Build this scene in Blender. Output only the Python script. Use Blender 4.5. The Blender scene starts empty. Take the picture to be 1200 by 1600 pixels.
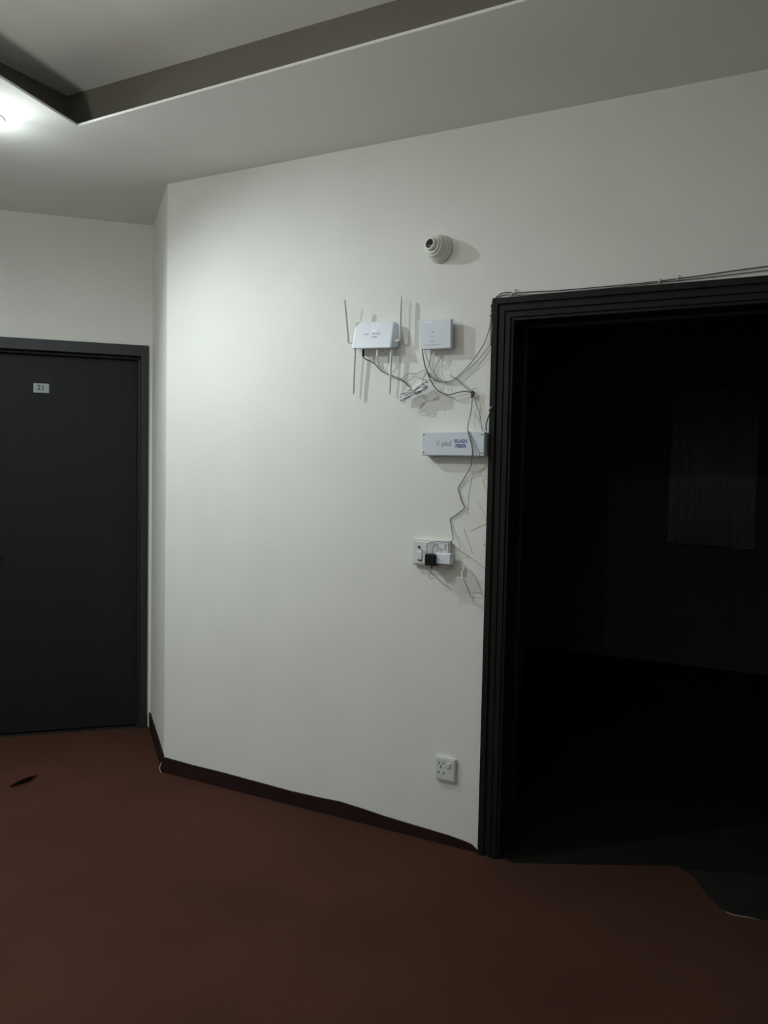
import bpy, bmesh, math, random
from mathutils import Vector, Matrix
random.seed(7)
S = bpy.context.scene
COL = S.collection
R = math.radians

# ------------------------------------------------------------------ camera
FPX = 1300.0
PITCH, ROLL = R(3.04), R(1.17)
CAMZ = 1.525
CAM = Vector((0, 0, CAMZ))
F = Vector((0, math.cos(PITCH), -math.sin(PITCH)))
R0 = Vector((1, 0, 0)); U0 = Vector((0, math.sin(PITCH), math.cos(PITCH)))
RR = R0 * math.cos(ROLL) + U0 * math.sin(ROLL)
UU = U0 * math.cos(ROLL) - R0 * math.sin(ROLL)
cd = bpy.data.cameras.new('camera'); cam = bpy.data.objects.new('camera', cd); COL.objects.link(cam)
cd.sensor_fit = 'VERTICAL'; cd.sensor_height = 36.0; cd.lens = FPX / 1600 * 36
cd.clip_start = 0.02
cam.matrix_world = Matrix(((RR.x, UU.x, -F.x, CAM.x), (RR.y, UU.y, -F.y, CAM.y), (RR.z, UU.z, -F.z, CAM.z), (0, 0, 0, 1)))
S.camera = cam

# ------------------------------------------------------------------ world, exposure
wd = bpy.data.worlds.new('world'); S.world = wd; wd.use_nodes = True
wd.node_tree.nodes['Background'].inputs[0].default_value = (0.01, 0.011, 0.013, 1)
wd.node_tree.nodes['Background'].inputs[1].default_value = 1.0
S.view_settings.view_transform = 'Standard'; S.view_settings.look = 'None'
S.view_settings.exposure = 0.42; S.view_settings.gamma = 1.0
S.view_settings.use_curve_mapping = False
LAMP_COL = (0.89, 0.99, 1.0)
# lamps: beam watts, beam angle, edge softness, bare glow watts; nearest the doors first, the last one added as fill
LAMP_W = [(54.0, 162, 0.9, 1.7), (55.0, 178, 0.5, 0.0), (17.0, 178, 0.15, 0.0)]
ADDED_UPLIGHT_W = 22.0         # added uplighter outside the picture, fill for the ceiling

# ------------------------------------------------------------------ room axes
H = 2.85
A = Vector((-1.06, 4.03, 0))                       # projecting corner of the wall with the routers
UX = Vector((0.8788, -0.4772, 0)); UX.normalize()  # along that wall, to the right
NX = Vector((-UX.y, UX.x, 0))                      # into that wall
ANG = math.atan2(UX.y, UX.x)
MW = Matrix.Translation(A) @ Matrix.Rotation(ANG, 4, 'Z')   # wall frame: x along, y into the wall, z up

def ray(px, py): return F + RR * ((px - 600) / FPX) - UU * ((py - 800) / FPX)
def on_wall(px, py, d=0.0):
    """wall-frame (s, z) of what is seen at px,py on the plane d metres in front of the wall"""
    r = ray(px, py); p0 = A - NX * d
    t = (p0 - CAM).dot(NX) / r.dot(NX)
    q = MW.inverted() @ (CAM + r * t)
    return q.x, q.z
def on_z(px, py, z):
    r = ray(px, py); t = (z - CAMZ) / r.z
    return CAM + r * t
B = A + Vector((-0.352, 0.936, 0)) * 0.745         # inner corner beside the left door
BX = Vector((0.953, 0.302, 0)).normalized()        # along the back wall, to the right
MB_ = Matrix.Translation(B) @ Matrix.Rotation(math.atan2(BX.y, BX.x), 4, 'Z')
BN = Vector((-BX.y, BX.x, 0))
def on_back(px, py, d=0.0):
    r = ray(px, py); t = (B - BN * d - CAM).dot(BN) / r.dot(BN)
    q = MB_.inverted() @ (CAM + r * t)
    return q.x, q.z

# ------------------------------------------------------------------ materials
def mat(name, col, rough=0.6, noise=0.0, nscale=20.0, bump=0.0, bscale=200.0, metal=0.0, spec=0.5, stretch=None, emit=None):
    m = bpy.data.materials.new(name); m.use_nodes = True
    nt = m.node_tree; b = nt.nodes['Principled BSDF']
    b.inputs['Base Color'].default_value = (*col, 1); b.inputs['Roughness'].default_value = rough
    b.inputs['Metallic'].default_value = metal; b.inputs['Specular IOR Level'].default_value = spec
    tc = nt.nodes.new('ShaderNodeTexCoord'); mp = nt.nodes.new('ShaderNodeMapping')
    nt.links.new(tc.outputs['Object'], mp.inputs[0])
    if stretch: mp.inputs['Scale'].default_value = stretch
    if noise:
        n = nt.nodes.new('ShaderNodeTexNoise'); n.inputs['Scale'].default_value = nscale; n.inputs['Detail'].default_value = 6
        cr = nt.nodes.new('ShaderNodeValToRGB')
        cr.color_ramp.elements[0].position = 0.3; cr.color_ramp.elements[1].position = 0.7
        cr.color_ramp.elements[0].color = (*[c * (1 - noise) for c in col], 1)
        cr.color_ramp.elements[1].color = (*[min(1, c * (1 + noise)) for c in col], 1)
        nt.links.new(mp.outputs[0], n.inputs['Vector']); nt.links.new(n.outputs['Fac'], cr.inputs[0])
        nt.links.new(cr.outputs[0], b.inputs['Base Color'])
    if bump:
        n2 = nt.nodes.new('ShaderNodeTexNoise'); n2.inputs['Scale'].default_value = bscale; n2.inputs['Detail'].default_value = 4
        bp = nt.nodes.new('ShaderNodeBump'); bp.inputs['Strength'].default_value = bump; bp.inputs['Distance'].default_value = 0.002
        nt.links.new(mp.outputs[0], n2.inputs['Vector']); nt.links.new(n2.outputs['Fac'], bp.inputs['Height'])
        nt.links.new(bp.outputs[0], b.inputs['Normal'])
    if emit:
        b.inputs['Emission Color'].default_value = (*emit[0], 1); b.inputs['Emission Strength'].default_value = emit[1]
    return m
M = {
 'wall': mat('cream_wall_paint', (0.79, 0.785, 0.745), 0.75, 0.025, 3.0, 0.12, 160, spec=0.25),
 'ceil': mat('ceiling_paint', (0.80, 0.79, 0.755), 0.85, 0.02, 2.0, 0.05, 120, spec=0.2),
 'cove': mat('shade_taupe_cove', (0.18, 0.17, 0.143), 0.85, 0.03, 2.0, 0.05, 120, spec=0.2),  # shade of the recess put into a darker taupe, holds against the uplighter
 'carpet': mat('brown_carpet', (0.066, 0.0275, 0.0185), 0.95, 0.16, 1.6, 0.7, 700, spec=0.1),
 'skirt': mat('dark_brown_carpet_edge', (0.024, 0.0105, 0.0095), 0.9, 0.2, 9, 0.5, 500, spec=0.15),
 'tile': mat('dark_floor_tile', (0.011, 0.010, 0.009), 0.6, 0.2, 5, 0.1, 60),
 'door': mat('charcoal_painted_door', (0.0100, 0.0095, 0.0105), 0.6, 0.12, 4, 0.2, 90, spec=0.3, stretch=(6, 6, 0.6)),
 'frame': mat('charcoal_stained_frame', (0.016, 0.0165, 0.0195), 0.5, 0.2, 6, 0.3, 60, spec=0.5, stretch=(8, 8, 0.8)),
 'frame2': mat('black_stained_wood', (0.009, 0.0089, 0.0087), 0.6, 0.25, 6, 0.3, 60, spec=0.2, stretch=(8, 8, 0.8)),
 'white': mat('white_plastic', (0.74, 0.77, 0.83), 0.38, 0.01, 30, spec=0.5),
 'white2': mat('cool_white_plastic', (0.67, 0.70, 0.77), 0.4, 0.01, 30, spec=0.5),
 'ivory': mat('ivory_plastic', (0.70, 0.70, 0.64), 0.38, 0.02, 30, spec=0.5),
 'plate': mat('white_switch_plastic', (0.68, 0.70, 0.70), 0.35, 0.02, 40, spec=0.5),
 'hole': mat('dark_hole', (0.02, 0.02, 0.02), 0.8, 0.05, 30),
 'black': mat('black_plastic', (0.007, 0.0075, 0.009), 0.5, 0.1, 50, spec=0.2),
 'lens': mat('black_glass', (0.01, 0.01, 0.012), 0.12, 0.02, 40, spec=0.8),
 'grey_cable': mat('grey_cable', (0.20, 0.20, 0.195), 0.5, 0.1, 60),
 'dark_cable': mat('dark_grey_cable', (0.055, 0.055, 0.055), 0.5, 0.1, 60),
 'pale_cable': mat('pale_grey_cable', (0.42, 0.43, 0.42), 0.5, 0.05, 60),
 'white_cable': mat('white_cable', (0.82, 0.84, 0.86), 0.4, 0.03, 60),
 'fibre': mat('clear_white_fibre', (0.52, 0.52, 0.48), 0.5, 0.05, 60),
 'screw': mat('steel_screw', (0.10, 0.10, 0.11), 0.4, 0.05, 60, metal=0.6),
 'print_grey': mat('grey_green_print', (0.30, 0.36, 0.36), 0.5, 0.02, 60),
 'print_blue': mat('blue_print', (0.13, 0.16, 0.36), 0.5, 0.02, 60),
 'print_faint': mat('faint_blue_print', (0.50, 0.54, 0.68), 0.5, 0.02, 60),
 'print_fgrey': mat('faint_grey_print', (0.40, 0.43, 0.46), 0.5, 0.02, 60),
 'led': mat('lit_led', (0.8, 0.9, 1.0), 0.4, 0.02, 60, emit=((0.8, 0.95, 1.0), 0.6)),
 'paper': mat('grey_white_card', (0.42, 0.46, 0.45), 0.6, 0.05, 60),
 'ink': mat('black_ink', (0.05, 0.07, 0.06), 0.6, 0.02, 60),
 'lamp': mat('lamp_diffuser', (0.9, 0.95, 1.0), 0.4, 0.01, 60, emit=((0.88, 0.96, 1.0), 7.0)),
 'curtain': mat('grey_curtain', (0.38, 0.385, 0.38), 0.9, 0.1, 10, 0.3, 60),
 'room': mat('room_gloom_color', (0.13, 0.125, 0.12), 0.85, 0.05, 4, 0.1, 60, spec=0.15),  # darkness of the unlit room put into its wall colour
 'tear': mat('dark_carpet_underlay', (0.004, 0.002, 0.002), 1.0, 0.2, 50, spec=0.02),
}

# ------------------------------------------------------------------ mesh helpers
def new_obj(name, bm, m, parent=None, mw=None, bevel=0.0, smooth=False, kind=None, seg=2):
    bmesh.ops.recalc_face_normals(bm, faces=bm.faces)
    me = bpy.data.meshes.new(name); bm.to_mesh(me); bm.free()
    me.materials.append(M[m] if isinstance(m, str) else m)
    o = bpy.data.objects.new(name, me); COL.objects.link(o)
    if parent: o.parent = parent
    if mw is not None: o.matrix_world = mw
    if smooth:
        for p in me.polygons: p.use_smooth = True
    if bevel:
        b = o.modifiers.new('bevel', 'BEVEL'); b.width = bevel; b.segments = seg; b.limit_method = 'ANGLE'; b.angle_limit = R(35)
    if kind: o['kind'] = kind
    return o
def prism(poly, y0, y1, bm=None, axis='y'):
    """extrude polygon (x,z) between y0 and y1, or (x,y) between z0 and z1 when axis='z'"""
    bm = bm or bmesh.new()
    def v(p, d): return bm.verts.new((p[0], d, p[1]) if axis == 'y' else (p[0], p[1], d))
    a = [v(p, y0) for p in poly]; b = [v(p, y1) for p in poly]; n = len(poly)
    bm.faces.new(a); bm.faces.new(b[::-1])
    for i in range(n): bm.faces.new((a[i], b[i], b[(i + 1) % n], a[(i + 1) % n]))
    return bm
def box(x0, x1, y0, y1, z0, z1, bm=None): return prism([(x0, z0), (x1, z0), (x1, z1), (x0, z1)], y0, y1, bm)
def lathe(prof, n=28, bm=None, mx=None):
    """profile [(r, h)] turned about local -Y (out of the wall)"""
    bm = bm or bmesh.new(); rings = []
    for r, h in prof:
        ring = []
        for i in range(n):
            a = 2 * math.pi * i / n
            p = Vector((r * math.cos(a), -h, r * math.sin(a)))
            ring.append(bm.verts.new(mx @ p if mx else p))
        rings.append(ring)
    for a, b in zip(rings, rings[1:]):
        for i in range(n): bm.faces.new((a[i], a[(i + 1) % n], b[(i + 1) % n], b[i]))
    bm.faces.new(rings[0]); bm.faces.new(rings[-1][::-1])
    return bm
def smooth_path(pts, k=6):
    if len(pts) < 3: return pts
    P = [pts[0]] + pts + [pts[-1]]; out = []
    for i in range(1, len(P) - 2):
        p0, p1, p2, p3 = P[i - 1:i + 3]
        for j in range(k):
            t = j / k
            out.append(0.5 * ((2 * p1) + (-p0 + p2) * t + (2 * p0 - 5 * p1 + 4 * p2 - p3) * t * t + (-p0 + 3 * p1 - 3 * p2 + p3) * t ** 3))
    out.append(pts[-1]); return out
def tube(pts, r, bm=None, n=8, taper=None):
    bm = bm or bmesh.new(); rings = []; up = Vector((0.13, 0.31, 0.94)).normalized()
    for i, p in enumerate(pts):
        d = (pts[min(i + 1, len(pts) - 1)] - pts[max(i - 1, 0)])
        if d.length < 1e-9: d = Vector((0, 0, 1))
        d.normalize(); u = d.cross(up)
        if u.length < 1e-3: u = d.cross(Vector((1, 0, 0)))
        u.normalize(); w = d.cross(u); rr = r if not taper else r * taper[i]
        rings.append([bm.verts.new(p + (u * math.cos(2 * math.pi * j / n) + w * math.sin(2 * math.pi * j / n)) * rr) for j in range(n)])
    for a, b in zip(rings, rings[1:]):
        for i in range(n): bm.faces.new((a[i], a[(i + 1) % n], b[(i + 1) % n], b[i]))
    bm.faces.new(rings[0]); bm.faces.new(rings[-1][::-1])
    return bm
def tag(o, label, cat, group=None):
    o['label'] = label; o['category'] = cat
    if group: o['group'] = group
    return o
def thing(name, label, cat, mw, group=None):
    o = bpy.data.objects.new(name, None); COL.objects.link(o); o.empty_display_size = 0.05
    o.matrix_world = mw; bpy.context.view_layer.update()
    return tag(o, label, cat, group)
def at_wall(s, z, d=0.0): return MW @ Matrix.Translation((s, -d, z))
def part(name, bm, m, parent, **k):
    o = new_obj(name, bm, m, **k); o.parent = parent; return o      # local coordinates of the parent
def text_bm(txt, size, bold=0.0, shear=0.0, align='CENTER', depth=0.0003):
    cu = bpy.data.curves.new('text', 'FONT'); cu.body = txt; cu.size = size; cu.offset = bold; cu.shear = shear
    cu.align_x = align; cu.align_y = 'CENTER'; cu.extrude = depth; cu.resolution_u = 3
    o = bpy.data.objects.new('text', cu); COL.objects.link(o)
    dg = bpy.context.evaluated_depsgraph_get(); me = bpy.data.meshes.new_from_object(o.evaluated_get(dg))
    bm = bmesh.new(); bm.from_mesh(me)
    bpy.data.objects.remove(o); bpy.data.curves.remove(cu); bpy.data.meshes.remove(me)
    bmesh.ops.rotate(bm, verts=bm.verts, matrix=Matrix.Rotation(R(90), 3, 'X'))
    return bm
def move(bm, v, mx=None):
    if mx: bmesh.ops.transform(bm, matrix=mx, verts=bm.verts)
    bmesh.ops.translate(bm, verts=bm.verts, vec=v); return bm

# ------------------------------------------------------------------ hall outline
C_ = A + UX * 4.8
LEFTB = B - BX * 3.0
LREAR = LEFTB + Vector((0.302, -0.953, 0)).normalized() * 6.5
RREAR = LREAR + BX * 6.0
outline = [A, C_, RREAR, LREAR, LEFTB, B]

# wall with the routers and the wide dark doorway
s_fl, z_ft = on_wall(769, 466, 0.022)             # outer upper left corner of the door surround
FRAME_S0, FRAME_Z = s_fl, z_ft
SUR = 0.078                                # width of the surround
OP_S0 = FRAME_S0 + SUR; OP_Z = FRAME_Z - SUR; OP_S1 = OP_S0 + 1.06; FRAME_S1 = OP_S1 + SUR
WT = 0.20
new_obj('wall_center', prism([(0, 0), (OP_S0, 0), (OP_S0, OP_Z), (OP_S1, OP_Z), (OP_S1, 0), (4.8, 0), (4.8, H + 0.3), (0, H + 0.3)], 0, WT), 'wall', mw=MW, bevel=0.004, kind='structure')
# short return wall behind the corner (its outer face runs A -> B)
def wall_slab(name, p, q, inside, t=0.12, ext=0.0, poly=None, z1=H + 0.3):
    d = (q - p).normalized(); n = Vector((-d.y, d.x, 0))
    if n.dot(inside - p) > 0: n = -n
    L = (q - p).length
    mw = Matrix(((d.x, n.x, 0, p.x), (d.y, n.y, 0, p.y), (0, 0, 1, 0), (0, 0, 0, 1)))
    return new_obj(name, box(-ext, L + ext, 0, t, 0, z1), 'wall', mw=mw, kind='structure'), mw
o, _ = wall_slab('wall_corner', A + (B - A).normalized() * 0.003, B, CAM + Vector((-2, 0, 0)))
wall_slab('wall_left', LEFTB, LREAR, CAM)
wall_slab('wall_rear', LREAR, RREAR, CAM)
wall_slab('wall_right', RREAR, C_, CAM)
# back wall with the left door: opening in the wall frame of the back wall (x negative = to the left)
sx1, dz1 = on_back(232.5, 541)
_, dz0 = on_back(2, 526)
DZ = (dz1 + dz0) / 2; DX1 = sx1; DX0 = DX1 - 1.02
DF = 0.062
ix0, ix1, iz = DX0 + DF, DX1 - 0.042, DZ - DF
new_obj('wall_back', prism([(-3.0, 0), (ix0, 0), (ix0, iz), (ix1, iz), (ix1, 0), (0, 0), (0, H + 0.3), (-3.0, H + 0.3)], 0, 0.16), 'wall', mw=MB_, kind='structure')

# ------------------------------------------------------------------ ceiling with recessed tray
T = on_z(121, 197, H); T2 = on_z(826, 0, H); T3 = on_z(0, 121, H)
dr = (T2 - T).normalized(); dl = (T3 - T).normalized()
P1 = T + dr * 3.6; P3 = T + dl * 4.0; P2 = P1 + dl * 3.2
tray = [T, P1, P2, P3]
cen = sum(tray, Vector()) / 4
big = [p + (p - cen).normalized() * 0.16 for p in tray]
def grow(poly, d):
    out = []; n = len(poly); c = sum(poly, Vector()) / n
    for i in range(n):
        a, b, e = poly[i - 1], poly[i], poly[(i + 1) % n]
        d1 = (b - a).normalized(); d2 = (e - b).normalized()
        n1 = Vector((d1.y, -d1.x, 0)); n2 = Vector((d2.y, -d2.x, 0))
        if n1.dot(b - c) < 0: n1 = -n1
        if n2.dot(b - c) < 0: n2 = -n2
        k = 1 + n1.dot(n2); out.append(b + (n1 + n2) * (d / k))
    return out
def ring_slab(outer, hole, z0, z1):
    bm = bmesh.new()
    for z in (z0, z1):
        es = []
        for loop in (outer, hole):
            vs = [bm.verts.new((p.x, p.y, z)) for p in loop]
            es += [bm.edges.new((vs[i], vs[(i + 1) % len(vs)])) for i in range(len(vs))]
        bmesh.ops.triangle_fill(bm, use_beauty=True, use_dissolve=False, edges=es)
    for loop in (outer, hole):
        n = len(loop)
        for i in range(n):
            p, q = loop[i], loop[(i + 1) % n]
            bm.faces.new([bm.verts.new(c) for c in ((p.x, p.y, z0), (q.x, q.y, z0), (q.x, q.y, z1), (p.x, p.y, z1))])
    bmesh.ops.remove_doubles(bm, verts=bm.verts, dist=1e-5)
    return bm
outer = grow(outline, 0.0)
LIP = 0.009; COVE = 0.21
ceil_ = new_obj('ceiling', ring_slab(outer, tray, H, H + LIP), 'ceil', kind='structure')
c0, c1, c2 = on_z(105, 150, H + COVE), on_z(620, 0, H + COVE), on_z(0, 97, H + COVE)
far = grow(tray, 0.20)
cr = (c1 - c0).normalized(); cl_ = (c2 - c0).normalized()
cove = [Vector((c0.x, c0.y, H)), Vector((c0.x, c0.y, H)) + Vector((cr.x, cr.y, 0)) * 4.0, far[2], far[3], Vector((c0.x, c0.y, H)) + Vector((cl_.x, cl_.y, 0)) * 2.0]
new_obj('trim_1', ring_slab(outer, cove, H + LIP, H + COVE), 'cove', kind='structure')  # cove sides carry the painted-in shade
new_obj('trim_2', prism([(p.x, p.y) for p in outer], H + COVE, H + COVE + 0.08, axis='z'), 'ceil', kind='structure')

# ------------------------------------------------------------------ floor and carpet
fl = [Vector((-4.6, 5.4, 0)), Vector((1.0, 7.6, 0)), Vector((5.6, 5.0, 0)), Vector((4.6, -1.4, 0)), Vector((-2.6, -3.0, 0))]
new_obj('floor', prism([(p.x, p.y) for p in fl], -0.1, 0, axis='z'), 'tile', kind='structure')
CT = 0.006
def fz(px, py): return on_z(px, py, CT)
mouth_l = A + UX * (OP_S0 + 0.001)
mouth_r = A + UX * (OP_S1 - 0.001)
car = [A, mouth_l, mouth_l + NX * 0.03, fz(800, 1349), fz(930, 1351), fz(1058, 1352), fz(1085, 1372), fz(1105, 1398), fz(1128, 1421), fz(1150, 1430), fz(1192, 1437), fz(1240, 1450), mouth_r, C_, RREAR, LREAR, LEFTB, B - BX * 0.001 + Vector((0, 0, 0))]
# door threshold on the left is bare: the carpet runs to the door leaf
bmc = bmesh.new()
vs = [bmc.verts.new((p.x, p.y, CT)) for p in car]
es = [bmc.edges.new((vs[i], vs[(i + 1) % len(vs)])) for i in range(len(vs))]
bmesh.ops.triangle_fill(bmc, use_beauty=True, edges=es)
ret = bmesh.ops.extrude_face_region(bmc, geom=list(bmc.faces))
bmesh.ops.translate(bmc, vec=(0, 0, -CT), verts=[g for g in ret['geom'] if isinstance(g, bmesh.types.BMVert)])
carpet = tag(new_obj('carpet', bmc, 'carpet'), 'plain reddish brown carpet covering the whole hall floor', 'carpet')
# pale frayed cut edge of the carpet in the doorway
pl = smooth_path([fz(1132, 1424) , fz(1143, 1429), fz(1156, 1432), fz(1170, 1434), fz(1186, 1437)], 4)
n_ = len(pl)
part('frayed_edge', tube(pl, 0.0042, taper=[0.25 + 0.75 * math.sin(math.pi * i / (n_ - 1)) for i in range(n_)]), mat('pale_carpet_backing', (0.16, 0.125, 0.11), 0.9, 0.1, 80), carpet)
# torn slit left
t0 = [(14, 1229), (22, 1224.5), (30, 1220), (38, 1216), (46, 1213.5), (59, 1211), (55, 1216), (47, 1221), (38, 1224.5), (28, 1227), (20, 1230)]
tb = bmesh.new(); tv = [tb.verts.new(on_z(x, y, CT + 0.0008)) for x, y in t0]; tb.faces.new(tv)
ret = bmesh.ops.extrude_face_region(tb, geom=list(tb.faces)); bmesh.ops.translate(tb, vec=(0, 0, -0.002), verts=[g for g in ret['geom'] if isinstance(g, bmesh.types.BMVert)])
part('torn_slit', tb, 'tear', carpet)['label'] = 'dark torn slit in the carpet'
lipb = tube(smooth_path([on_z(x, y, CT + 0.002) for x, y in ((20, 1231), (30, 1228), (42, 1224), (52, 1219), (57, 1214))], 4), 0.004)
part('raised_edge', lipb, 'carpet', carpet)

# baseboards: dark carpet edge turned up the wall, top edge slightly wavy
def skirting(name, pts, mw, length, dmat='skirt'):
    pts = sorted(pts); bm = bmesh.new(); poly = [(pts[0][0], 0.0)] + [(p[0], p[1]) for p in pts] + [(pts[-1][0], 0.0)]
    prism(poly, -0.009, 0.0, bm); return new_obj(name, bm, dmat, mw=mw, kind='structure', bevel=0.002)
top = [(258, 1184), (300, 1196), (345, 1207), (400, 1222), (455, 1237), (500, 1247), (530, 1253), (565, 1264), (600, 1276), (640, 1288), (670, 1297), (700, 1306), (725, 1315), (736, 1320), (742, 1326), (746, 1334), (749, 1342)]
sk = []
for x, y in top:
    s, z = on_wall(x, y, 0.009); sk.append((max(0.0, s), max(0.012, z)))
sk[0] = (-0.009, sk[0][1]); sk[-1] = (FRAME_S0 - 0.001, 0.012)
skirting('baseboard_center', sk, MW, 0)
skirting('baseboard_right', [(FRAME_S1 + 0.001, 0.09), (4.79, 0.09)], MW, 0)
dd = (B - A).normalized(); nn = Vector((-dd.y, dd.x, 0))
if nn.dot(Vector((1, 0, 0))) < 0: nn = -nn
mwr = Matrix(((dd.x, nn.x, 0, A.x), (dd.y, nn.y, 0, A.y), (0, 0, 1, 0), (0, 0, 0, 1)))
skirting('baseboard_corner', [(-0.003, 0.094), (0.3, 0.097), (0.74, 0.092)], mwr, 0)
skirting('baseboard_left', [(-2.99, 0.094), (DX0 - 0.002, 0.094)], MB_, 0)
# pale chipped sliver at the foot of the projecting corner
cs = [A + Vector((-0.006, -0.013, -0.006)) + Vector((-0.010 * math.sin(t * 3.1), -0.004, 0.008 + t * 0.055)) for t in (0, 0.25, 0.5, 0.75, 1)]
o = new_obj('trim_3', tube(smooth_path(cs, 4), 0.0016, taper=None), 'ivory', kind='structure')

# ------------------------------------------------------------------ left door
def ushape(x0, x1, zt, w, wt=None):
    wt = wt or w
    return [(x0, 0), (x0 + w, 0), (x0 + w, zt - wt), (x1 - w, zt - wt), (x1 - w, 0), (x1, 0), (x1, zt), (x0, zt)]
d1 = bpy.data.objects.new('door_1', None); COL.objects.link(d1); d1.matrix_world = MB_ @ Matrix.Translation(((DX0 + DX1) / 2, 0, 0)); d1['kind'] = 'structure'
bpy.context.view_layer.update()
hx = (DX1 - DX0) / 2
uf = [(-hx, 0), (-hx + DF, 0), (-hx + DF, DZ - DF), (hx - 0.042, DZ - DF), (hx - 0.042, 0), (hx, 0), (hx, DZ), (-hx, DZ)]
part('door_frame', prism(uf, -0.014, 0.11), 'frame', d1, bevel=0.004)
st = [(-hx + DF, 0), (-hx + DF + 0.014, 0), (-hx + DF + 0.014, DZ - DF - 0.014), (hx - 0.042 - 0.014, DZ - DF - 0.014), (hx - 0.042 - 0.014, 0), (hx - 0.042, 0), (hx - 0.042, DZ - DF), (-hx + DF, DZ - DF)]
part('door_stop', prism(st, 0.035, 0.11), 'frame', d1, bevel=0.002)
LEAFY = 0.060
leaf = part('door_leaf', box(-hx + DF + 0.015, hx - 0.042 - 0.015, LEAFY, LEAFY + 0.04, 0.008, DZ - DF - 0.016), 'door', d1, bevel=0.003)
# lever handle on the side outside the picture
hb = lathe([(0.026, 0), (0.026, 0.008), (0.010, 0.012), (0.010, 0.045)], 20, mx=Matrix.Translation((-hx + 0.14, LEAFY, 1.02)))
h_ = part('door_handle', hb, 'screw', d1, smooth=False)
box(-hx + 0.13, -hx + 0.25, LEAFY - 0.055, LEAFY - 0.040, 1.010, 1.030)
part('lever', box(-hx + 0.13, -hx + 0.25, LEAFY - 0.055, LEAFY - 0.040, 1.010, 1.030), 'screw', h_, bevel=0.004)
# number card on the leaf
r_ = on_back(64.5, 606.5, -LEAFY)
np_ = thing('number_card', 'small grey white card reading 21 on the dark left door', 'sign', MB_ @ Matrix.Translation((r_[0], LEAFY, r_[1])))
cw = 0.040; ch = 0.0255
part('card', box(-cw, cw, -0.003, 0, -ch, ch), 'paper', np_, bevel=0.002)
tb = text_bm('21', 0.040, bold=0.0006); part('digits', move(tb, (-0.002, -0.0034, 0.001)), 'ink', np_)
np_['label'] = 'small grey white card reading 21 on the dark left door'

# ------------------------------------------------------------------ right doorway (open, dark room beyond)
d2 = bpy.data.objects.new('door_2', None); COL.objects.link(d2); d2.matrix_world = MW @ Matrix.Translation(((FRAME_S0 + FRAME_S1) / 2, 0, 0)); d2['kind'] = 'structure'
bpy.context.view_layer.update()
hw = (FRAME_S1 - FRAME_S0) / 2
def band(a, b, depth, back=0.0):
    x0, x1, zt = -hw + a, hw - a, FRAME_Z - a; w = b - a
    return prism(ushape(x0, x1, zt, w), -depth, back)
for (a, b, dp) in ((0.0, 0.024, 0.022), (0.024, 0.031, 0.014), (0.031, 0.052, 0.019), (0.052, 0.058, 0.012), (0.058, SUR, 0.026)):
    part('moulding', band(a, b, dp), 'frame2', d2, bevel=0.002)
part('jamb_lining', prism(ushape(-hw + SUR, hw - SUR, OP_Z, 0.012), -0.020, WT + 0.01), 'frame2', d2, bevel=0.002)
part('rebate_strip', prism(ushape(-hw + SUR + 0.012, hw - SUR - 0.012, OP_Z - 0.012, 0.012), 0.10, 0.14), 'frame2', d2, bevel=0.001)
# pale nail head near the foot of the surround
s_, z_ = on_wall(763, 1341, 0.022)
part('nail_head', lathe([(0.003, 0.0), (0.003, 0.002)], 10, mx=Matrix.Translation((s_ - (FRAME_S0 + FRAME_S1) / 2, -0.019, z_))), 'plate', d2)

# room beyond
RD = 3.7
RS0, RS1 = 0.55, 5.4
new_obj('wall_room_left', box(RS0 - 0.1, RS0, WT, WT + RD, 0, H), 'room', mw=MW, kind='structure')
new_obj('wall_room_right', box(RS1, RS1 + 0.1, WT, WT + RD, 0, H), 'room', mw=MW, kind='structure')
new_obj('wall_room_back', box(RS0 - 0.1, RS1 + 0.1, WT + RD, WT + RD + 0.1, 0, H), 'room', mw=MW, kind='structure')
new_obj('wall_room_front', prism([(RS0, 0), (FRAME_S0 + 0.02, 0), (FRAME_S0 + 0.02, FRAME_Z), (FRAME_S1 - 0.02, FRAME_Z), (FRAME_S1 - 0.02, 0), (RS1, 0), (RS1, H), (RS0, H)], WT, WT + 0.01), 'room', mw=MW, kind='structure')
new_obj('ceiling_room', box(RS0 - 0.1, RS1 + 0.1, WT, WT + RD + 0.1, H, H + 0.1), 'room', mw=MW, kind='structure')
ws0, wz1 = on_wall(1052, 606, -(WT + RD)); ws1, wz0 = on_wall(1178, 858, -(WT + RD))
win = bpy.data.objects.new('window_1', None); COL.objects.link(win); win.matrix_world = MW @ Matrix.Translation(((ws0 + ws1) / 2, WT + RD, wz0)); win['kind'] = 'structure'
bpy.context.view_layer.update()
ww, wh = (ws1 - ws0) / 2, wz1 - wz0
fr = box(-ww - 0.05, -ww, -0.04, 0, -0.05, wh + 0.05); box(ww, ww + 0.05, -0.04, 0, -0.05, wh + 0.05, fr); box(-ww, ww, -0.04, 0, wh, wh + 0.05, fr); box(-ww, ww, -0.04, 0, -0.05, 0, fr)
part('window_frame', fr, 'room', win)
part('pane', box(-ww, ww, -0.012, -0.006, 0, wh), 'lens', win)
cb = bmesh.new(); N = 60; fv = []
for i in range(N + 1):
    x = -ww + 2 * ww * i / N; y = -0.035 - 0.012 * math.sin(i * 0.85)
    fv.append((cb.verts.new((x, y, 0.01)), cb.verts.new((x, y, wh - 0.01))))
for a, b in zip(fv, fv[1:]): cb.faces.new((a[0], b[0], b[1], a[1]))
cu = tag(new_obj('curtain', cb, 'curtain', mw=win.matrix_world @ Matrix.Translation((0, 0, 0)), smooth=True), 'dim grey curtain on the far wall of the dark room', 'curtain')
sm = cu.modifiers.new('solid', 'SOLIDIFY'); sm.thickness = 0.003

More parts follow.
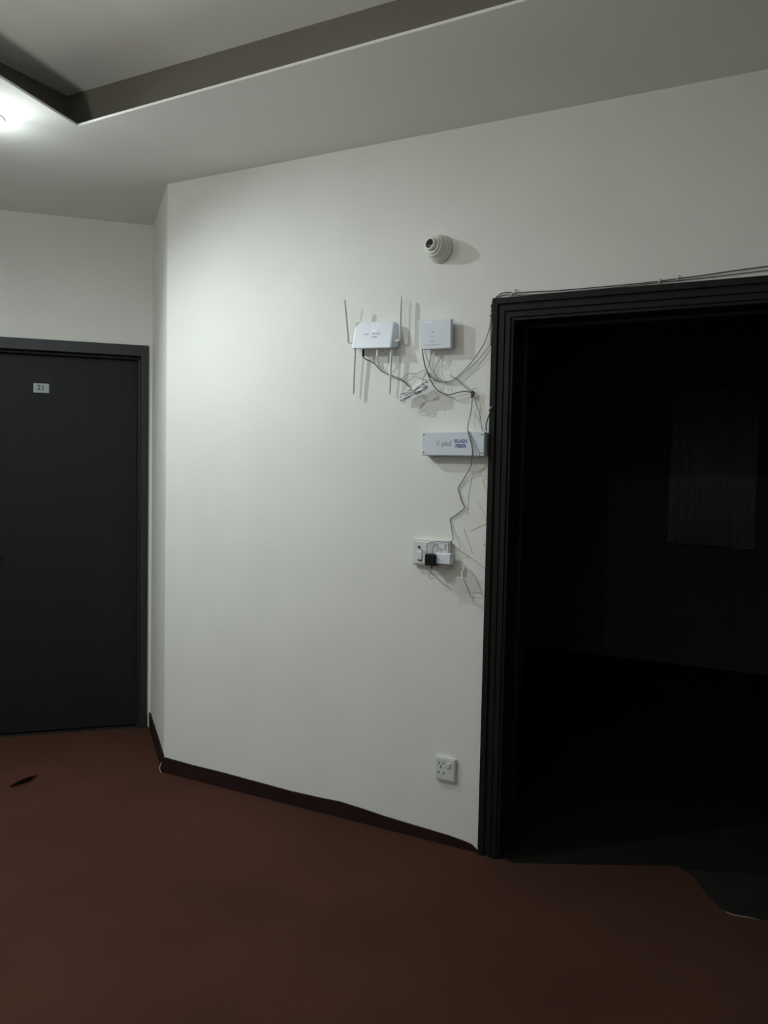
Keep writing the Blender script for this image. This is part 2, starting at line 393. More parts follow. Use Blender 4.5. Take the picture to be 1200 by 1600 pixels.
# ------------------------------------------------------------------ ceiling lamps
def lamp(p, label, power, tilt=None):
    t = thing('ceiling_light', label, 'light', Matrix.Translation((p.x, p.y, H)), 'round lights in the ceiling border')
    rim = lathe([(0.074, 0), (0.074, 0.006), (0.066, 0.009), (0.061, 0.009), (0.061, 0.0)], 40); bmesh.ops.rotate(rim, verts=rim.verts, matrix=Matrix.Rotation(R(90), 3, 'X'))
    part('rim', rim, 'white', t, smooth=False)
    df = lathe([(0.058, 0.001), (0.058, 0.008), (0.050, 0.013), (0.030, 0.016), (0.003, 0.017)], 40); bmesh.ops.rotate(df, verts=df.verts, matrix=Matrix.Rotation(R(90), 3, 'X'))
    for b in (df,):
        if max(v.co.z for v in b.verts) > 0.002: bmesh.ops.scale(b, verts=b.verts, vec=(1, 1, -1))
    part('diffuser', df, 'lamp', t, smooth=True)
    if max(v.co.z for v in t.children[0].data.vertices) > 0.002:
        for v in t.children[0].data.vertices: v.co.z *= -1
    ld = bpy.data.lights.new('lamp_light', 'SPOT'); ld.shadow_soft_size = 0.022; ld.energy = power[0]; ld.color = LAMP_COL
    ld.spot_size = R(power[1]); ld.spot_blend = power[2]
    lo = bpy.data.objects.new('lamp_light', ld); COL.objects.link(lo); lo.parent = t; lo.location = (0, 0, -0.024)
    if tilt is not None: lo.rotation_euler = tilt.to_track_quat('-Z', 'Y').to_euler()
    if power[3] == 0: return t
    pd = bpy.data.lights.new('lamp_glow', 'POINT'); pd.shadow_soft_size = 0.03; pd.energy = power[3]; pd.color = LAMP_COL
    po = bpy.data.objects.new('lamp_glow', pd); COL.objects.link(po); po.parent = t; po.location = (0, 0, -0.13)
    return t
e = on_z(6, 186, H - 0.008)
L1 = Vector((e.x - 0.078, e.y, H)); L2 = A + UX * 0.10 - NX * 1.8
lamp(L1, 'glowing round ceiling light at the left edge of the picture', LAMP_W[0], UX * 0.62 - NX * 0.06 - Vector((0, 0, 1.0)))
lamp(Vector((L2.x, L2.y, H)), 'round ceiling light nearer the viewer than the glowing one at the edge', LAMP_W[1])
lamp(Vector((-1.2, -1.55, H)), 'added round fill light near the rear wall, behind the viewer', LAMP_W[2])  # unseen rear lamp, added only to raise the brightness
# made-up uplighter left of the viewer, unseen, added to brighten the ceiling
fx_, fy_ = -1.45, 1.00
bt = thing('added_uplighter', 'added black uplighter left of the viewer, unseen, brightening the ceiling', 'lamp', Matrix.Translation((fx_, fy_, CT)) @ Matrix.Rotation(R(-90), 4, 'X'))
part('base', lathe([(0.13, 0), (0.13, 0.015), (0.03, 0.028)], 32), 'black', bt)
part('pole', lathe([(0.012, 0.02), (0.012, 1.62)], 16), 'black', bt)
part('bowl', lathe([(0.016, 1.61), (0.09, 1.64), (0.16, 1.71), (0.155, 1.712), (0.088, 1.655), (0.016, 1.63)], 32), 'black', bt)
part('bulb', lathe([(0.013, 1.63), (0.028, 1.655), (0.031, 1.670), (0.022, 1.688), (0.004, 1.695)], 24), 'lamp', bt, smooth=True)
bd = bpy.data.lights.new('added_uplight', 'AREA'); bd.shape = 'DISK'; bd.size = 0.26; bd.energy = ADDED_UPLIGHT_W; bd.color = (0.97, 0.99, 0.95)
bo = bpy.data.objects.new('added_uplight', bd); COL.objects.link(bo); bo.location = (fx_, fy_, 1.72 + CT); bo.rotation_euler = (R(180), 0, 0)

# ------------------------------------------------------------------ security camera
s_, z_ = on_wall(688, 390)
cm = thing('security_camera', 'ivory dome security camera with black lens above the router and modem', 'camera', at_wall(s_, z_))
part('base', lathe([(0.050, 0), (0.054, 0.004), (0.054, 0.014), (0.050, 0.020), (0.047, 0.021), (0.046, 0.025), (0.048, 0.027), (0.047, 0.033), (0.042, 0.036)], 40), 'ivory', cm, smooth=False, bevel=0.001)
aim = Matrix.Translation((0, -0.030, 0)) @ Matrix.Rotation(R(-13), 4, 'Z') @ Matrix.Rotation(R(-8), 4, 'X')
sph = [(max(0.001, 0.043 * math.sin(a)), 0.001 - 0.043 * math.cos(a)) for a in [R(40 + i * 9) for i in range(12)]]
part('ball', lathe([p for p in sph if p[1] < 0.034], 36, mx=aim), 'ivory', cm, smooth=True)
part('ring', lathe([(0.038, 0.017), (0.0415, 0.019), (0.0415, 0.023), (0.037, 0.025)], 36, mx=aim), 'ivory', cm, bevel=0.001)
part('ring', lathe([(0.031, 0.026), (0.035, 0.028), (0.035, 0.032), (0.030, 0.034)], 36, mx=aim), 'ivory', cm, bevel=0.001)
part('lens_barrel', lathe([(0.0265, 0.032), (0.0245, 0.048), (0.0220, 0.0500), (0.0180, 0.0500), (0.0175, 0.044)], 36, mx=aim), 'ivory', cm, bevel=0.0008)
part('lens', lathe([(0.0180, 0.042), (0.0180, 0.0465), (0.009, 0.0475), (0.002, 0.0480)], 30, mx=aim), 'lens', cm, smooth=True)

# ------------------------------------------------------------------ router with four antennas
def wl(px, py, d): s, z = on_wall(px, py, d); return s, z
tl = wl(556, 502.5, 0.032); tr = wl(616, 501.5, 0.032); br = wl(610, 544, 0.062); bl = wl(549, 545, 0.062)
rs, rz = (tl[0] + br[0]) / 2, bl[1]
rt = thing('wifi_router', 'white wedge shaped wifi router with four thin antennas on the wall', 'router', at_wall(rs, rz))
def L(p, d): return Vector((p[0] - rs, -d, p[1] - rz))
f_tl, f_tr, f_br, f_bl = L(tl, .032), L(tr, .032), L(br, .062), L(bl, .062)
b_w0, b_w1 = f_bl.x - 0.012, f_br.x + 0.016
bk = [Vector((b_w0, -0.022, 0.004)), Vector((b_w1, -0.022, 0.004)), Vector((f_tr.x + 0.010, -0.012, f_tr.z - 0.006)), Vector((f_tl.x - 0.010, -0.012, f_tl.z - 0.006))]
bm = bmesh.new(); fv = [bm.verts.new(v) for v in (f_bl, f_br, f_tr, f_tl)]; bv = [bm.verts.new(v) for v in bk]
bm.faces.new(fv); bm.faces.new(bv[::-1])
for i in range(4): bm.faces.new((fv[i], fv[(i + 1) % 4], bv[(i + 1) % 4], bv[i]))
part('body', bm, 'white', rt, bevel=0.006, seg=3)
part('wall_bracket', box(-0.05, 0.05, -0.020, 0, 0.02, 0.08), 'white', rt, bevel=0.003)
# print on the sloping face
fx = (f_br - f_bl).normalized(); fzv = (f_tl - f_bl).normalized(); fn = fx.cross(fzv).normalized(); fzv = fn.cross(fx)
if fn.y > 0: fn = -fn
fc = (f_bl + f_br + f_tr + f_tl) / 4
def on_face(bm, u, v):
    mx = Matrix(((fx.x, -fn.x, fzv.x, 0), (fx.y, -fn.y, fzv.y, 0), (fx.z, -fn.z, fzv.z, 0), (0, 0, 0, 1)))
    return move(bm, fc + fx * u + fzv * v + fn * 0.0005, mx)
part('printed_logo', on_face(text_bm('ptcl', 0.013), -0.030, 0.004), 'print_fgrey', rt)
part('printed_logo', on_face(text_bm('FLASH', 0.013, bold=0.0003), 0.016, 0.005), 'print_faint', rt)
part('printed_logo', on_face(text_bm('FIBER', 0.010, bold=0.0003), 0.010, -0.010), 'print_faint', rt)
for u in (-0.004, 0.002, 0.009): part('status_light', on_face(box(-0.0012, 0.0012, -0.0006, 0, -0.0012, 0.0012), u, 0.017), 'led', rt)
def antenna(p_base, p_tip, hinge):
    b, t = Vector(p_base), Vector(p_tip); d = (t - b).normalized(); side = Vector((1, 0, 0)); side = (side - d * side.dot(d)).normalized(); dep = d.cross(side)
    bm = bmesh.new(); secs = ((0, .0045, .0045), (.10, .0046, .0060), (.88, .0040, .0060), (.97, .0036, .0050), (1.0, .0016, .003)); rings = []
    for k, w, h in secs:
        c = b + (t - b) * k
        rings.append([bm.verts.new(c + side * (w * math.cos(a)) + dep * (h * math.sin(a))) for a in [i * math.pi / 6 for i in range(12)]])
    for r1, r2 in zip(rings, rings[1:]):
        for i in range(12): bm.faces.new((r1[i], r1[(i + 1) % 12], r2[(i + 1) % 12], r2[i]))
    bm.faces.new(rings[0]); bm.faces.new(rings[-1][::-1])
    a = part('antenna', bm, 'white', rt, smooth=True)
    hb = tube([Vector(hinge), b * 0.6 + Vector(hinge) * 0.4, b, b + d * 0.006], 0.0050, n=12)
    part('hinge', hb, 'ivory', a, bevel=0.0005)
def P(px, py, d): s, z = on_wall(px, py, d); return (s - rs, -d, z - rz)
antenna(P(544.5, 535, .040), P(538.5, 468, .075), P(550, 536, .036))
antenna(P(624.5, 532, .036), P(627, 463, .036), P(617, 533, .036))
antenna(P(554.5, 550, .036), P(552, 616, .030), P(555, 541, .036))
antenna(P(611.5, 548, .036), P(608.8, 616, .030), P(612, 540, .036))
def rport(px, py0, py1, m, d=.045):
    p, q = Vector(P(px, py0, d)), Vector(P(px, py1, d)); return p, q

# ------------------------------------------------------------------ fibre modem (square box)
D = 0.046
a1, a2 = wl(653, 500, D), wl(705, 497.5, D); a3, a4 = wl(704.5, 544, D), wl(657.5, 546.5, D)
ms, mz = (a1[0] + a2[0]) / 2, a3[1]
md = thing('fibre_modem', 'square cool white modem box right of the antennas, casting a shadow', 'modem', at_wall(ms, mz))
poly = [(p[0] - ms, p[1] - mz) for p in (a4, a3, a2, a1)]
part('body', prism(poly, -D, -0.022), 'white2', md, bevel=0.004, seg=3)
c_ = sum((Vector((p[0], 0, p[1])) for p in poly), Vector()) / 4
part('back_plate', box(c_.x - 0.055, c_.x + 0.055, -0.022, 0, c_.z - 0.045, c_.z + 0.045), 'white2', md, bevel=0.003)
def mp(px, py): s, z = wl(px, py, D); return (s - ms, z - mz)
def mark(px, py, w, h, m, name='print_mark'):
    x, z = mp(px, py); part(name, box(x - w / 2, x + w / 2, -D - 0.0006, -D + 0.001, z - h / 2, z + h / 2), m, md)
mark(676, 519, 0.010, 0.006, 'print_fgrey'); mark(675.5, 525.5, 0.013, 0.0035, 'print_fgrey')
mark(676, 533, 0.026, 0.003, 'print_fgrey')
for i in range(9): mark(664 + i * 3.1, 539.2 - i * 0.15, 0.0055, 0.0026, 'print_fgrey')
for px in (665.5, 669, 673): mark(px, 503.4, 0.0035, 0.0020, 'led', 'status_light')

# ------------------------------------------------------------------ long fibre termination box
D2 = 0.047
b1, b2, b3, b4 = wl(658.5, 676, D2), wl(761.5, 672.5, D2), wl(762.5, 713, D2), wl(659, 711.5, D2)
bs, bz = (b1[0] + b3[0]) / 2, min(b3[1], b4[1])
tbx = thing('fibre_junction_box', 'long white fibre box printed ptcl FLASH FIBER beside the doorway', 'box', at_wall(bs, bz))
xw0 = (b1[0] + b4[0]) / 2 - bs; xw1 = (b2[0] + b3[0]) / 2 - bs; zh = (b1[1] + b2[1]) / 2 - bz; zl = (b3[1] + b4[1]) / 2 - bz
xw1 = min(xw1, FRAME_S0 - bs - 0.006)
part('cover', box(xw0, xw1, -D2, -0.030, zl, zh), 'white2', tbx, bevel=0.004, seg=3)
part('body', box(xw0 + 0.002, xw1 - 0.001, -0.0295, 0, zl + 0.002, zh - 0.002), 'white2', tbx, bevel=0.003)
for x in (xw0 + 0.009, xw1 - 0.010):
    for z in (zl + 0.012, zh - 0.012):
        part('screw', lathe([(0.0032, D2 - 0.001), (0.0032, D2 + 0.0008)], 12, mx=Matrix.Translation((x, 0, z))), 'screw', tbx)
def bp(px, py): s, z = wl(px, py, D2); return s - bs, z - bz
x, z = bp(697.5, 693); part('printed_logo', move(text_bm('ptcl', 0.028, bold=0.0003), (x, -D2 - 0.0005, z)), 'print_grey', tbx)
x, z = bp(686, 693)
sw = bmesh.new()
for k, (r, a0, a1_) in enumerate(((0.010, 60, 300), (0.0065, 30, 290), (0.0033, 0, 300))):
    pts = [Vector((x + r * math.cos(R(a)), -D2 - 0.0001, z + r * math.sin(R(a)))) for a in range(a0, a1_, 15)]
    tube(pts, 0.0006, sw, 6)
part('printed_logo', sw, 'print_grey', tbx)
x, z = bp(720, 689.5); part('printed_logo', move(text_bm('FLASH', 0.0190, bold=0.0006), (x, -D2 - 0.0005, z)), 'print_blue', tbx)
x, z = bp(720, 697); part('printed_logo', move(text_bm('FIBER', 0.0195, bold=0.0006), (x, -D2 - 0.0005, z)), 'print_blue', tbx)

# ------------------------------------------------------------------ upper switch and socket board
D3 = 0.022
c1, c3 = wl(644.5, 842, D3), wl(702.5, 884.5, D3)
us, uz = (c1[0] + c3[0]) / 2, (wl(673, 885, D3)[1])
hwid = (c3[0] - c1[0]) / 2; uh = wl(673, 843, D3)[1] - uz
sb = thing('switch_board', 'wide white switch and socket plate with chargers plugged in', 'socket', at_wall(us, uz))
part('back_box', box(-hwid + 0.004, hwid - 0.004, -0.014, 0, 0.004, uh - 0.004), 'plate', sb, bevel=0.002)
part('plate', box(-hwid, hwid, -D3, -0.013, 0, uh), 'plate', sb, bevel=0.004, seg=3)
part('inner_panel', box(-hwid + 0.012, hwid - 0.006, -D3 - 0.004, -D3 + 0.002, 0.008, uh - 0.010), 'plate', sb, bevel=0.002)
def sp(px, py, d=D3): s, z = wl(px, py, d); return s - us, z - uz
x, z = sp(655.5, 867, D3 + .004); 
part('rocker_switch', box(x - 0.012, x + 0.012, -D3 - 0.008, -D3 - 0.002, z - 0.020, z + 0.014), 'plate', sb, bevel=0.003)
x2, z2 = sp(691, 856); part('rocker_switch', box(x2 - 0.016, x2 + 0.016, -D3 - 0.008, -D3 - 0.002, z2 - 0.006, z2 + 0.016), 'plate', sb, bevel=0.003)
x, z = sp(655, 854.8, D3 + .004)
part('pin_hole', lathe([(0.006, D3 + 0.002), (0.006, D3 + 0.0052)], 16, mx=Matrix.Translation((x, 0, z))), 'hole', sb)
x, z = sp(656, 875, D3 + .004); part('slot', box(x - 0.008, x + 0.008, -D3 - 0.009, -D3, z - 0.0012, z + 0.0012), 'hole', sb)
# chargers
k1, k2 = wl(663.5, 865.5, 0.075), wl(677.5, 884.5, 0.075)
cx, cz = (k1[0] + k2[0]) / 2, k2[1]
bc = thing('black_charger', 'small black charger plugged into the switch board beside the white one', 'charger', at_wall(cx, cz, D3 + 0.004))
hw_ = (k2[0] - k1[0]) / 2; hh = k1[1] - k2[1]
part('body', box(-hw_, hw_ + 0.004, -(0.075 - D3 - .004), -0.006, 0, hh), 'black', bc, bevel=0.003)
part('plug_base', box(-hw_ * 0.8, hw_ * 0.8, -0.007, 0.0, hh * 0.2, hh * 0.8), 'black', bc, bevel=0.001)
part('cable_exit', tube([Vector((0.004, -0.035, 0.002)), Vector((0.005, -0.035, -0.014))], 0.0028), 'black', bc)
k1, k2 = wl(678.5, 863.5, 0.060), wl(704.2, 883, 0.060)
cx, cz = (k1[0] + k2[0]) / 2, k2[1]; hw_ = (k2[0] - k1[0]) / 2 - 0.0015; hh = k1[1] - k2[1]
wc = thing('white_charger', 'blocky white charger plugged in at the right end of the switch board', 'charger', at_wall(cx, cz, D3 + 0.004))
part('body', box(-hw_, hw_, -(0.060 - D3 - .004), -0.004, 0, hh), 'white', wc, bevel=0.005, seg=3)
part('plug_base', box(-hw_ * 0.7, hw_ * 0.7, -0.005, 0, hh * 0.15, hh * 0.85), 'white', wc, bevel=0.001)

# ------------------------------------------------------------------ low socket
D4 = 0.014
c1, c3 = wl(680, 1199, D4), wl(711.5, 1199, D4)
ls = (c1[0] + c3[0]) / 2; lh = (c3[0] - c1[0]) / 2; zt_ = wl(696, 1183.5, D4)[1]; zb_ = wl(696, 1220.5, D4)[1]
so = thing('wall_socket', 'square white three pin socket low on the wall above the skirting', 'socket', at_wall(ls, zb_))
sh = zt_ - zb_
part('back_box', box(-lh + 0.004, lh - 0.004, -0.007, 0, 0.004, sh - 0.004), 'plate', so)
part('plate', box(-lh, lh, -D4, -0.006, 0, sh), 'plate', so, bevel=0.003)
part('inner_panel', box(-lh + 0.007, lh - 0.006, -D4 - 0.002, -D4 + 0.001, 0.007, sh - 0.007), 'plate', so, bevel=0.0015)
def qp(px, py): s, z = wl(px, py, D4 + .002); return s - ls, z - zb_
for (px, py, w, h) in ((686.5, 1191.5, .005, .006), (692.5, 1193, .005, .006), (689, 1198, .004, .012), (685.5, 1206, .0045, .010), (693, 1208, .0045, .010)):
    x, z = qp(px, py); part('pin_hole', box(x - w / 2, x + w / 2, -D4 - 0.0026, -D4 - 0.001, z - h / 2, z + h / 2), 'hole', so)
x, z = qp(701, 1196.5)
part('rocker_switch', box(x - 0.008, x + 0.008, -D4 - 0.006, -D4 - 0.001, z - 0.011, z + 0.010), 'plate', so, bevel=0.003)

# ------------------------------------------------------------------ cables
def path(pts, dflt=0.012):
    out = []
    for p in pts:
        px, py = p[0], p[1]; d = p[2] if len(p) > 2 else dflt
        s, z = on_wall(px, py, d); out.append(MW @ Vector((s, -d, z)))
    return out
def cable(name, label, pts, r, m, cat='cable', group=None, d=0.012, k=5):
    w = smooth_path(path(pts, d), k); o0 = w[0].copy()
    o = new_obj(name, tube([p - o0 for p in w], r), m, smooth=True, mw=Matrix.Translation(o0))
    return tag(o, label, cat, group) if label else o
# router leads
rc = cable('power_cable', 'dark grey lead drooping from under the router to the white coil', [(567, 556, .045), (568.5, 559, .04), (573, 562, .03), (580, 565), (586, 569), (593, 577), (600, 582), (608, 585), (616, 588), (624, 592), (630, 595), (637, 602), (644, 608, .03)], 0.0022, 'dark_cable', d=.02)
pp = path([(567.5, 546, .045), (567.5, 557, .045)]); o = new_obj('plug', tube(pp, 0.0048, n=12), 'black'); o.parent = rc; o.matrix_parent_inverse = Matrix.Translation(-pp[0]) if False else rc.matrix_basis.inverted()
rc2 = cable('network_cable', 'pale grey lead from the middle of the router joining the dark one', [(590, 556, .045), (590.5, 562, .04), (592, 570, .03), (595.5, 576), (602, 582), (612, 586.5), (624, 591)], 0.0018, 'pale_cable', d=.022)
pp = path([(589.5, 547, .045), (589.8, 557, .045)]); o = new_obj('plug', tube(pp, 0.0038, n=10), 'white_cable'); o.parent = rc2; o.matrix_parent_inverse = rc2.matrix_basis.inverted()
cable('network_cable', 'thin grey lead leaving the router bundle and rising to the modem leads', [(626, 592), (630, 590), (634, 586.5), (640, 583), (648, 584.5), (655, 582), (661, 578.5), (666, 579.5), (670, 586), (676, 592), (684, 595)], 0.0013, 'grey_cable', d=.012)
cable('network_cable', 'faint lower lead looping from the router bundle toward the modem', [(630, 597), (636, 597), (641, 592), (646, 588.5), (653, 589), (660, 592), (670, 594.5), (680, 594), (688, 596)], 0.0011, 'pale_cable', d=.010)
# modem leads
cable('modem_cable', 'leftmost lead under the modem, running down to the knot', [(660, 546, .035), (661, 556, .03), (664, 571, .02), (667, 580), (671, 590), (676, 600), (682, 608), (688, 613), (698, 616.5), (706, 616), (716, 613), (726, 611.5), (735, 613), (738, 617)], 0.0021, 'dark_cable', d=.018)
cable('modem_cable', 'second lead under the modem, crossing down to the wide arc', [(663.5, 546, .035), (667, 559, .03), (671, 570), (675, 578), (680, 587), (686, 593), (694, 597), (703, 598), (710, 595), (718, 588.5), (728, 580), (740, 569), (752, 557), (761, 546), (767, 536, .02)], 0.0012, 'grey_cable', d=.012)
cable('modem_cable', 'lead from the modem crossing left to the white coil', [(674.5, 546, .035), (673, 558, .03), (670.5, 569), (667, 579), (663, 588), (660, 596), (657, 603, .04)], 0.0013, 'grey_cable', d=.02)
mc = cable('modem_cable', 'rightmost pale lead straight down from the modem', [(678, 549, .035), (677, 561, .03), (676.5, 572), (679, 582), (685, 591), (691, 598), (693, 606), (690, 611), (686, 612.5)], 0.0012, 'pale_cable', d=.018)
pp = path([(674.8, 545, .036), (674.2, 553, .036)]); o = new_obj('plug', tube(pp, 0.0034, n=8), 'grey_cable'); o.parent = mc; o.matrix_parent_inverse = mc.matrix_basis.inverted()
cable('drop_cable', 'dark cable in a wide arc rising from below the modem to the surround corner', [(667, 580), (672, 586), (679, 592), (688, 595.5), (700, 596.5), (709, 593), (718, 585.5), (728, 576), (737, 565.5), (747, 552), (756, 537), (762, 522), (766, 507), (768, 492, .012)], 0.0018, 'grey_cable', d=.013)
cable('network_cable', 'short lead from the arc down to the knot', [(703, 586), (709, 590), (714, 593), (720, 599), (726, 604), (732, 609), (737, 613)], 0.0016, 'grey_cable', d=.016)
cable('network_cable', 'faint thin lead sagging below the knot to its left', [(696, 617), (703, 620), (711, 624), (719, 627), (727, 626), (734, 621), (739, 617)], 0.0009, 'pale_cable', d=.008)
# knot with tie
kb = bmesh.new()
ctr = path([(738.5, 616, .016)])[0]
for j in range(3):
    pts = []
    for i in range(15):
        a = 2 * math.pi * i / 14; u = MW.to_3x3()
        pts.append(ctr + u @ Vector((0.0055 * math.cos(a) + 0.001 * j, 0.005 * math.sin(a), 0.004 * math.cos(a * 1.0 + j) + (j - 1) * 0.007)))
    tube(pts, 0.0024, kb, 7)
knot = tag(new_obj('cable_tie', kb, 'dark_cable', smooth=True), 'dark knotted tie bunching the cables above the long white box', 'tie')
for pts in ([(736, 610, .018), (741, 607, .02), (745, 607.5, .02)], [(739, 620, .018), (744, 622, .02), (747, 624, .02)]):
    o = new_obj('tail', tube(smooth_path(path(pts), 4), 0.0011), 'grey_cable', smooth=True); o.parent = knot
# supply lead going down over the box to the sockets
cable('power_cable', 'kinked dark lead from the knot over the long box to the chargers', [(738, 620, .016), (737, 635, .016), (735, 648, .016), (732, 660, .022), (730.5, 670, .045), (731, 674, .050), (734, 685, .050), (737, 697, .050), (738, 708, .050), (737, 716, .048), (736.5, 726, .030), (732.5, 735, .016), (728, 742, .010), (723, 751, .006), (716, 762.5, .005), (718, 772, .005), (721, 783, .005), (725.5, 793, .006), (718, 800, .005), (711, 805.5, .005), (703.5, 810.5, .005), (704.8, 820, .006), (706.5, 832, .010), (708, 840, .020), (706, 845.5, .030), (700, 847, .034), (685, 846.5, .034), (674, 847.5, .034), (668, 850, .036), (667, 857, .044), (667, 866, .050)], 0.0019, 'grey_cable', k=4)
cable('fibre_lead', 'pale lead from the knot falling to the right end of the long box', [(740, 620, .016), (744, 631, .014), (748.5, 643, .012), (751, 655, .012), (752, 665, .020), (753.5, 671, .024), (754, 676, .024)], 0.0014, 'grey_cable')
cable('fibre_lead', 'faint pale strand left of the lead above the long box', [(739, 645, .010), (745, 652, .010), (750, 661, .012), (754, 668, .018), (756, 673, .022), (756.5, 677, .022)], 0.0009, 'pale_cable')
cable('fibre_lead', 'stubby dark cable from the door surround into the long box', [(770, 636, .024), (767, 642, .022), (764, 649, .018), (761, 658, .016), (759.3, 667, .020), (760, 674, .022)], 0.0024, 'dark_cable')
cable('fibre_lead', 'pale strand crossing the face of the long box', [(731.5, 672, .049), (735, 679, .049), (740, 688, .049), (744, 698, .049), (748, 706, .049), (748, 712, .0485), (746, 715, .046)], 0.0012, 'pale_cable')
cable('fibre_lead', 'second pale strand crossing the face of the long box, more to the left', [(732.5, 673, .0495), (736, 684, .0495), (739, 694, .0495), (743, 704, .0495), (744, 713, .0485), (742, 716, .044)], 0.0010, 'pale_cable')
cable('fibre_strand', 'thin strand sagging in the shadow under the long box', [(760, 716, .022), (758, 727, .006), (752, 735, .004), (745, 740, .004), (739, 739, .004)], 0.0008, 'fibre')
for lab, pts in (('thin upright strand on the wall below the long box', [(738, 742), (735, 757), (732, 775), (731, 790), (730, 805)]),
                 ('thin hooked strand beside the doorway below the long box', [(767, 747), (758, 747.5), (754.5, 750), (757, 760), (761.5, 772), (763, 785)]),
                 ('thin slanting strand by the doorway above the switch board', [(747, 784), (753, 797), (759, 808), (761, 816)]),
                 ('thin strand rising to the right toward the doorway', [(736, 829), (746, 824), (755, 820), (763, 817)]),
                 ('thin strand slanting down right of the kinked lead', [(724, 824), (729, 838), (734, 853), (738, 866)])):
    cable('fibre_strand', lab, [(x, y, .0012) for x, y in pts], 0.0006, 'fibre')
cable('fibre_strand', 'long thin strand from the switch board corner to the doorway', [(703, 848, .026), (712, 855, .008), (722, 862.5, .003), (735, 871, .003), (748, 881, .003), (758, 889, .003), (765, 893, .003)], 0.0010, 'pale_cable')
# around the switch board
cable('charger_lead', 'short dark wire from the round pin hole to the black charger', [(655.5, 855.5, .030), (657.5, 859, .034), (661, 862, .036), (666, 862.5, .040), (670, 866, .046)], 0.0013, 'grey_cable')
cable('charger_lead', 'small loop of wire above the two chargers', [(675.5, 866, .046), (675.5, 859, .042), (677.5, 853.5, .040), (681.5, 851, .038), (684, 853, .038), (684, 858, .038), (682.5, 862, .036)], 0.0013, 'grey_cable')
cable('charger_lead', 'dark lead looping under the black charger and slanting right', [(665.5, 884, .070), (667.5, 889, .068), (672, 893, .064), (677, 898, .055), (684, 904, .040), (691, 911, .022), (698, 916, .010), (706, 922, .006)], 0.0013, 'grey_cable')
cable('charger_lead', 'small curl of wire hanging below the black charger', [(673.8, 887, .065), (673.5, 893, .060), (670.5, 897, .058), (670, 901, .056), (673, 904, .055), (678, 903.5, .054)], 0.0011, 'grey_cable')
cable('charger_lead', 'white wire curving through the charger shadow', [(727, 884, .02), (723, 891, .05), (721.5, 898, .065), (724, 905, .068), (728.5, 914, .055), (732.5, 923, .030), (735, 931, .006)], 0.0024, 'white_cable')
cable('charger_lead', 'pale wire arching left from the white wire below the chargers', [(724.5, 905.5, .066), (720, 902.5, .066), (715, 903, .060), (711, 907, .050), (708, 914, .030)], 0.0016, 'white_cable')
cable('fibre_strand', 'lowest thin strand ending at the doorway below the chargers', [(735, 931, .003), (739, 938, .002), (742, 944, .002), (750, 948.5, .002), (757, 953, .002), (763, 957, .002)], 0.0008, 'fibre')
# white coil of spare cable standing out of the wall
cb = bmesh.new(); q0 = Vector((on_wall(624, 620, .05)[0], 0, on_wall(624, 620, .05)[1])); q1 = Vector((on_wall(667, 603, .05)[0], 0, on_wall(667, 603, .05)[1]))
mid = (q0 + q1) / 2; ax = (q1 - q0) / 2; pts = []
for i in range(9 * 20 + 1):
    a = 2 * math.pi * i / 20; tno = i / 20
    w = 0.80 + 0.20 * math.sin(tno * 2.3)
    dd_ = -0.046 + 0.034 * (0.35 + 0.65 * ((tno * 0.618) % 1.0)) * math.sin(a) * math.cos(a) ** 1
    v = mid + ax * (w * math.cos(a)) + Vector((0, 0, 0.006 * math.sin(a + tno * 1.7) + 0.0025 * (tno - 4.5)))
    pts.append(MW @ Vector((v.x, dd_, v.z)))
tube(pts, 0.0030, cb, 7)
coil = tag(new_obj('cable_coil', cb, 'white_cable', smooth=True), 'coil of spare white cable sticking out from the wall below the modem', 'cable')
wr = bmesh.new(); c0 = MW @ Vector((mid.x, -0.050, mid.z))
ring = []
for i in range(17):
    a = 2 * math.pi * i / 16; ring.append(MW @ Vector((mid.x + 0.006 + 0.002 * math.cos(a), -0.046 + 0.013 * math.cos(a), mid.z + 0.0125 * math.sin(a) + 0.003)))
for k_ in range(3): tube([p + MW.to_3x3() @ Vector((0.0035 * k_, 0, 0.001 * k_)) for p in ring], 0.0019, wr, 7)
o = new_obj('wrap', wr, 'white_cable', smooth=True); o.parent = coil
o = new_obj('hook', tube(path([(652, 612, .055), (650, 614, .03), (649, 616, 0.0)]), 0.0012), 'pale_cable'); o.parent = coil
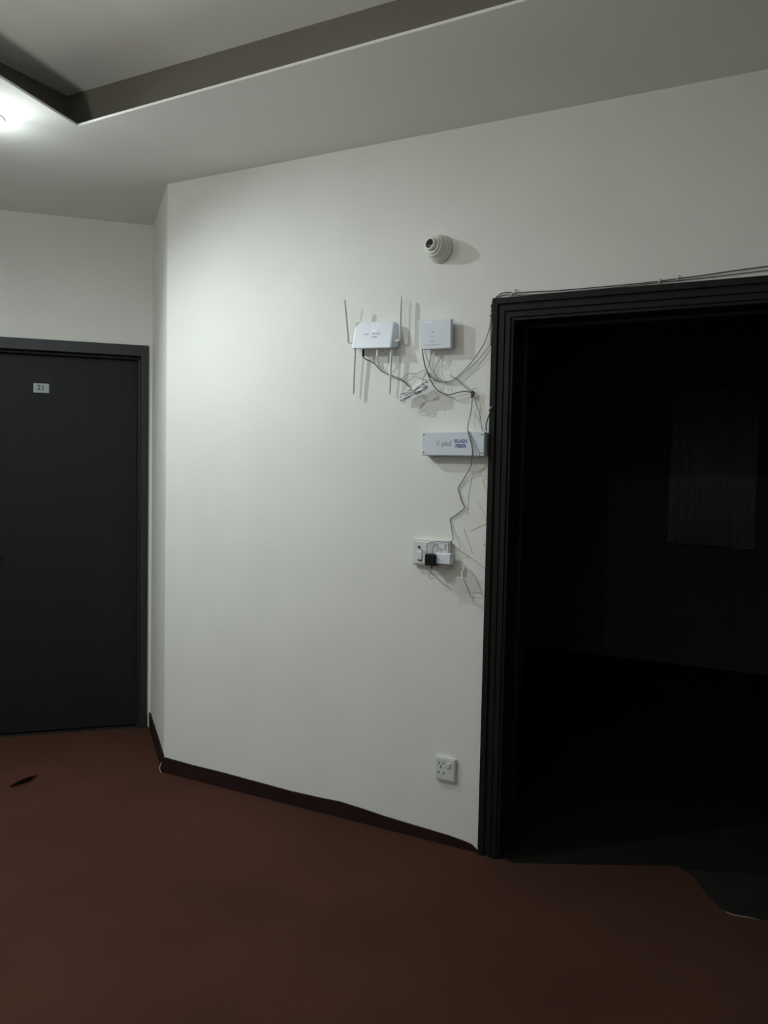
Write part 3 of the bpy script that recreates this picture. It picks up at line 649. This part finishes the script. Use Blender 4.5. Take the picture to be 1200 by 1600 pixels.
# screw plugs left in the wall below the coil
for i, (px, py) in enumerate(((683, 641), (695, 640.5))):
    s, z = on_wall(px, py)
    t = tag(new_obj('wall_plug', lathe([(0.003, 0), (0.003, 0.0012)], 12), 'pale_cable', mw=at_wall(s, z)), ('left' if i == 0 else 'right') + ' one of two tiny screw plugs in the wall below the modem', 'plug')
s, z = on_wall(757, 851)
tag(new_obj('wall_plug', lathe([(0.003, 0), (0.003, 0.0012)], 12), 'pale_cable', mw=at_wall(s, z)), 'tiny screw plug in the wall beside the doorway, level with the sockets', 'plug')

# cables clipped round the door surround
cable('drop_cable', 'dark cable bent round the corner and along the top of the surround', [(770, 515, .010), (768.3, 500, .007), (768, 486, .006), (769, 475, .006), (774, 466, .006), (782, 459.5, .006), (790, 457, .006), (798, 457, .006), (806, 457.5, .006), (830, 456, .006), (870, 454, .006), (920, 450, .006), (980, 444.5, .006), (1020, 440.5, .006), (1058, 435.5, .006), (1100, 430, .006), (1150, 422.5, .006), (1200, 416, .006), (1260, 408, .006)], 0.0019, 'dark_cable')
cable('drop_cable', 'second cable hugging the top edge of the surround below the first', [(767, 540, .012), (766.8, 520, .005), (767, 500, .005), (767.5, 486, .0045), (772, 471, .005), (780, 463.5, .005), (788, 461.2, .005), (799, 460.5, .005), (815, 461, .005), (850, 459, .005), (900, 455, .005), (960, 449.5, .005), (1029, 441.5, .005), (1060, 438.5, .005), (1110, 433, .005), (1160, 427, .005), (1210, 421, .005), (1260, 415, .005)], 0.0016, 'dark_cable')
cl = [(768.3, 475.5, 'beside the upper left corner of the surround'), (799.5, 460, 'just right of the surround corner on the lower cable'), (805, 455.5, 'just right of the surround corner on the upper cable'), (1031, 439.5, 'over the doorway on the lower cable'), (1060, 434, 'over the doorway on the upper cable'), (768.5, 639, 'on the left side of the surround above the long box'), (767, 491, 'below the upper left corner of the surround')]
for px, py, wh_ in cl:
    s, z = on_wall(px, py, .008)
    m = MW @ Matrix.Translation((s, -0.001 if py < 600 else -0.022, z))
    t = thing('cable_clip', 'small white nail clip ' + wh_, 'clip', m, 'nail clips round the doorway')
    a = [Vector((0.0045 * math.cos(q), -0.0055 - 0.0045 * math.sin(q), 0.0060 * math.cos(q))) for q in [R(-20 + i * 22) for i in range(11)]]
    part('saddle', tube(a, 0.0026, n=7), 'plate', t, smooth=True)
    part('nail', lathe([(0.0012, -0.0), (0.0012, 0.009), (0.0022, 0.0095), (0.0022, 0.0105)], 10, mx=Matrix.Translation((0.001, 0, 0.006))), 'screw', t)
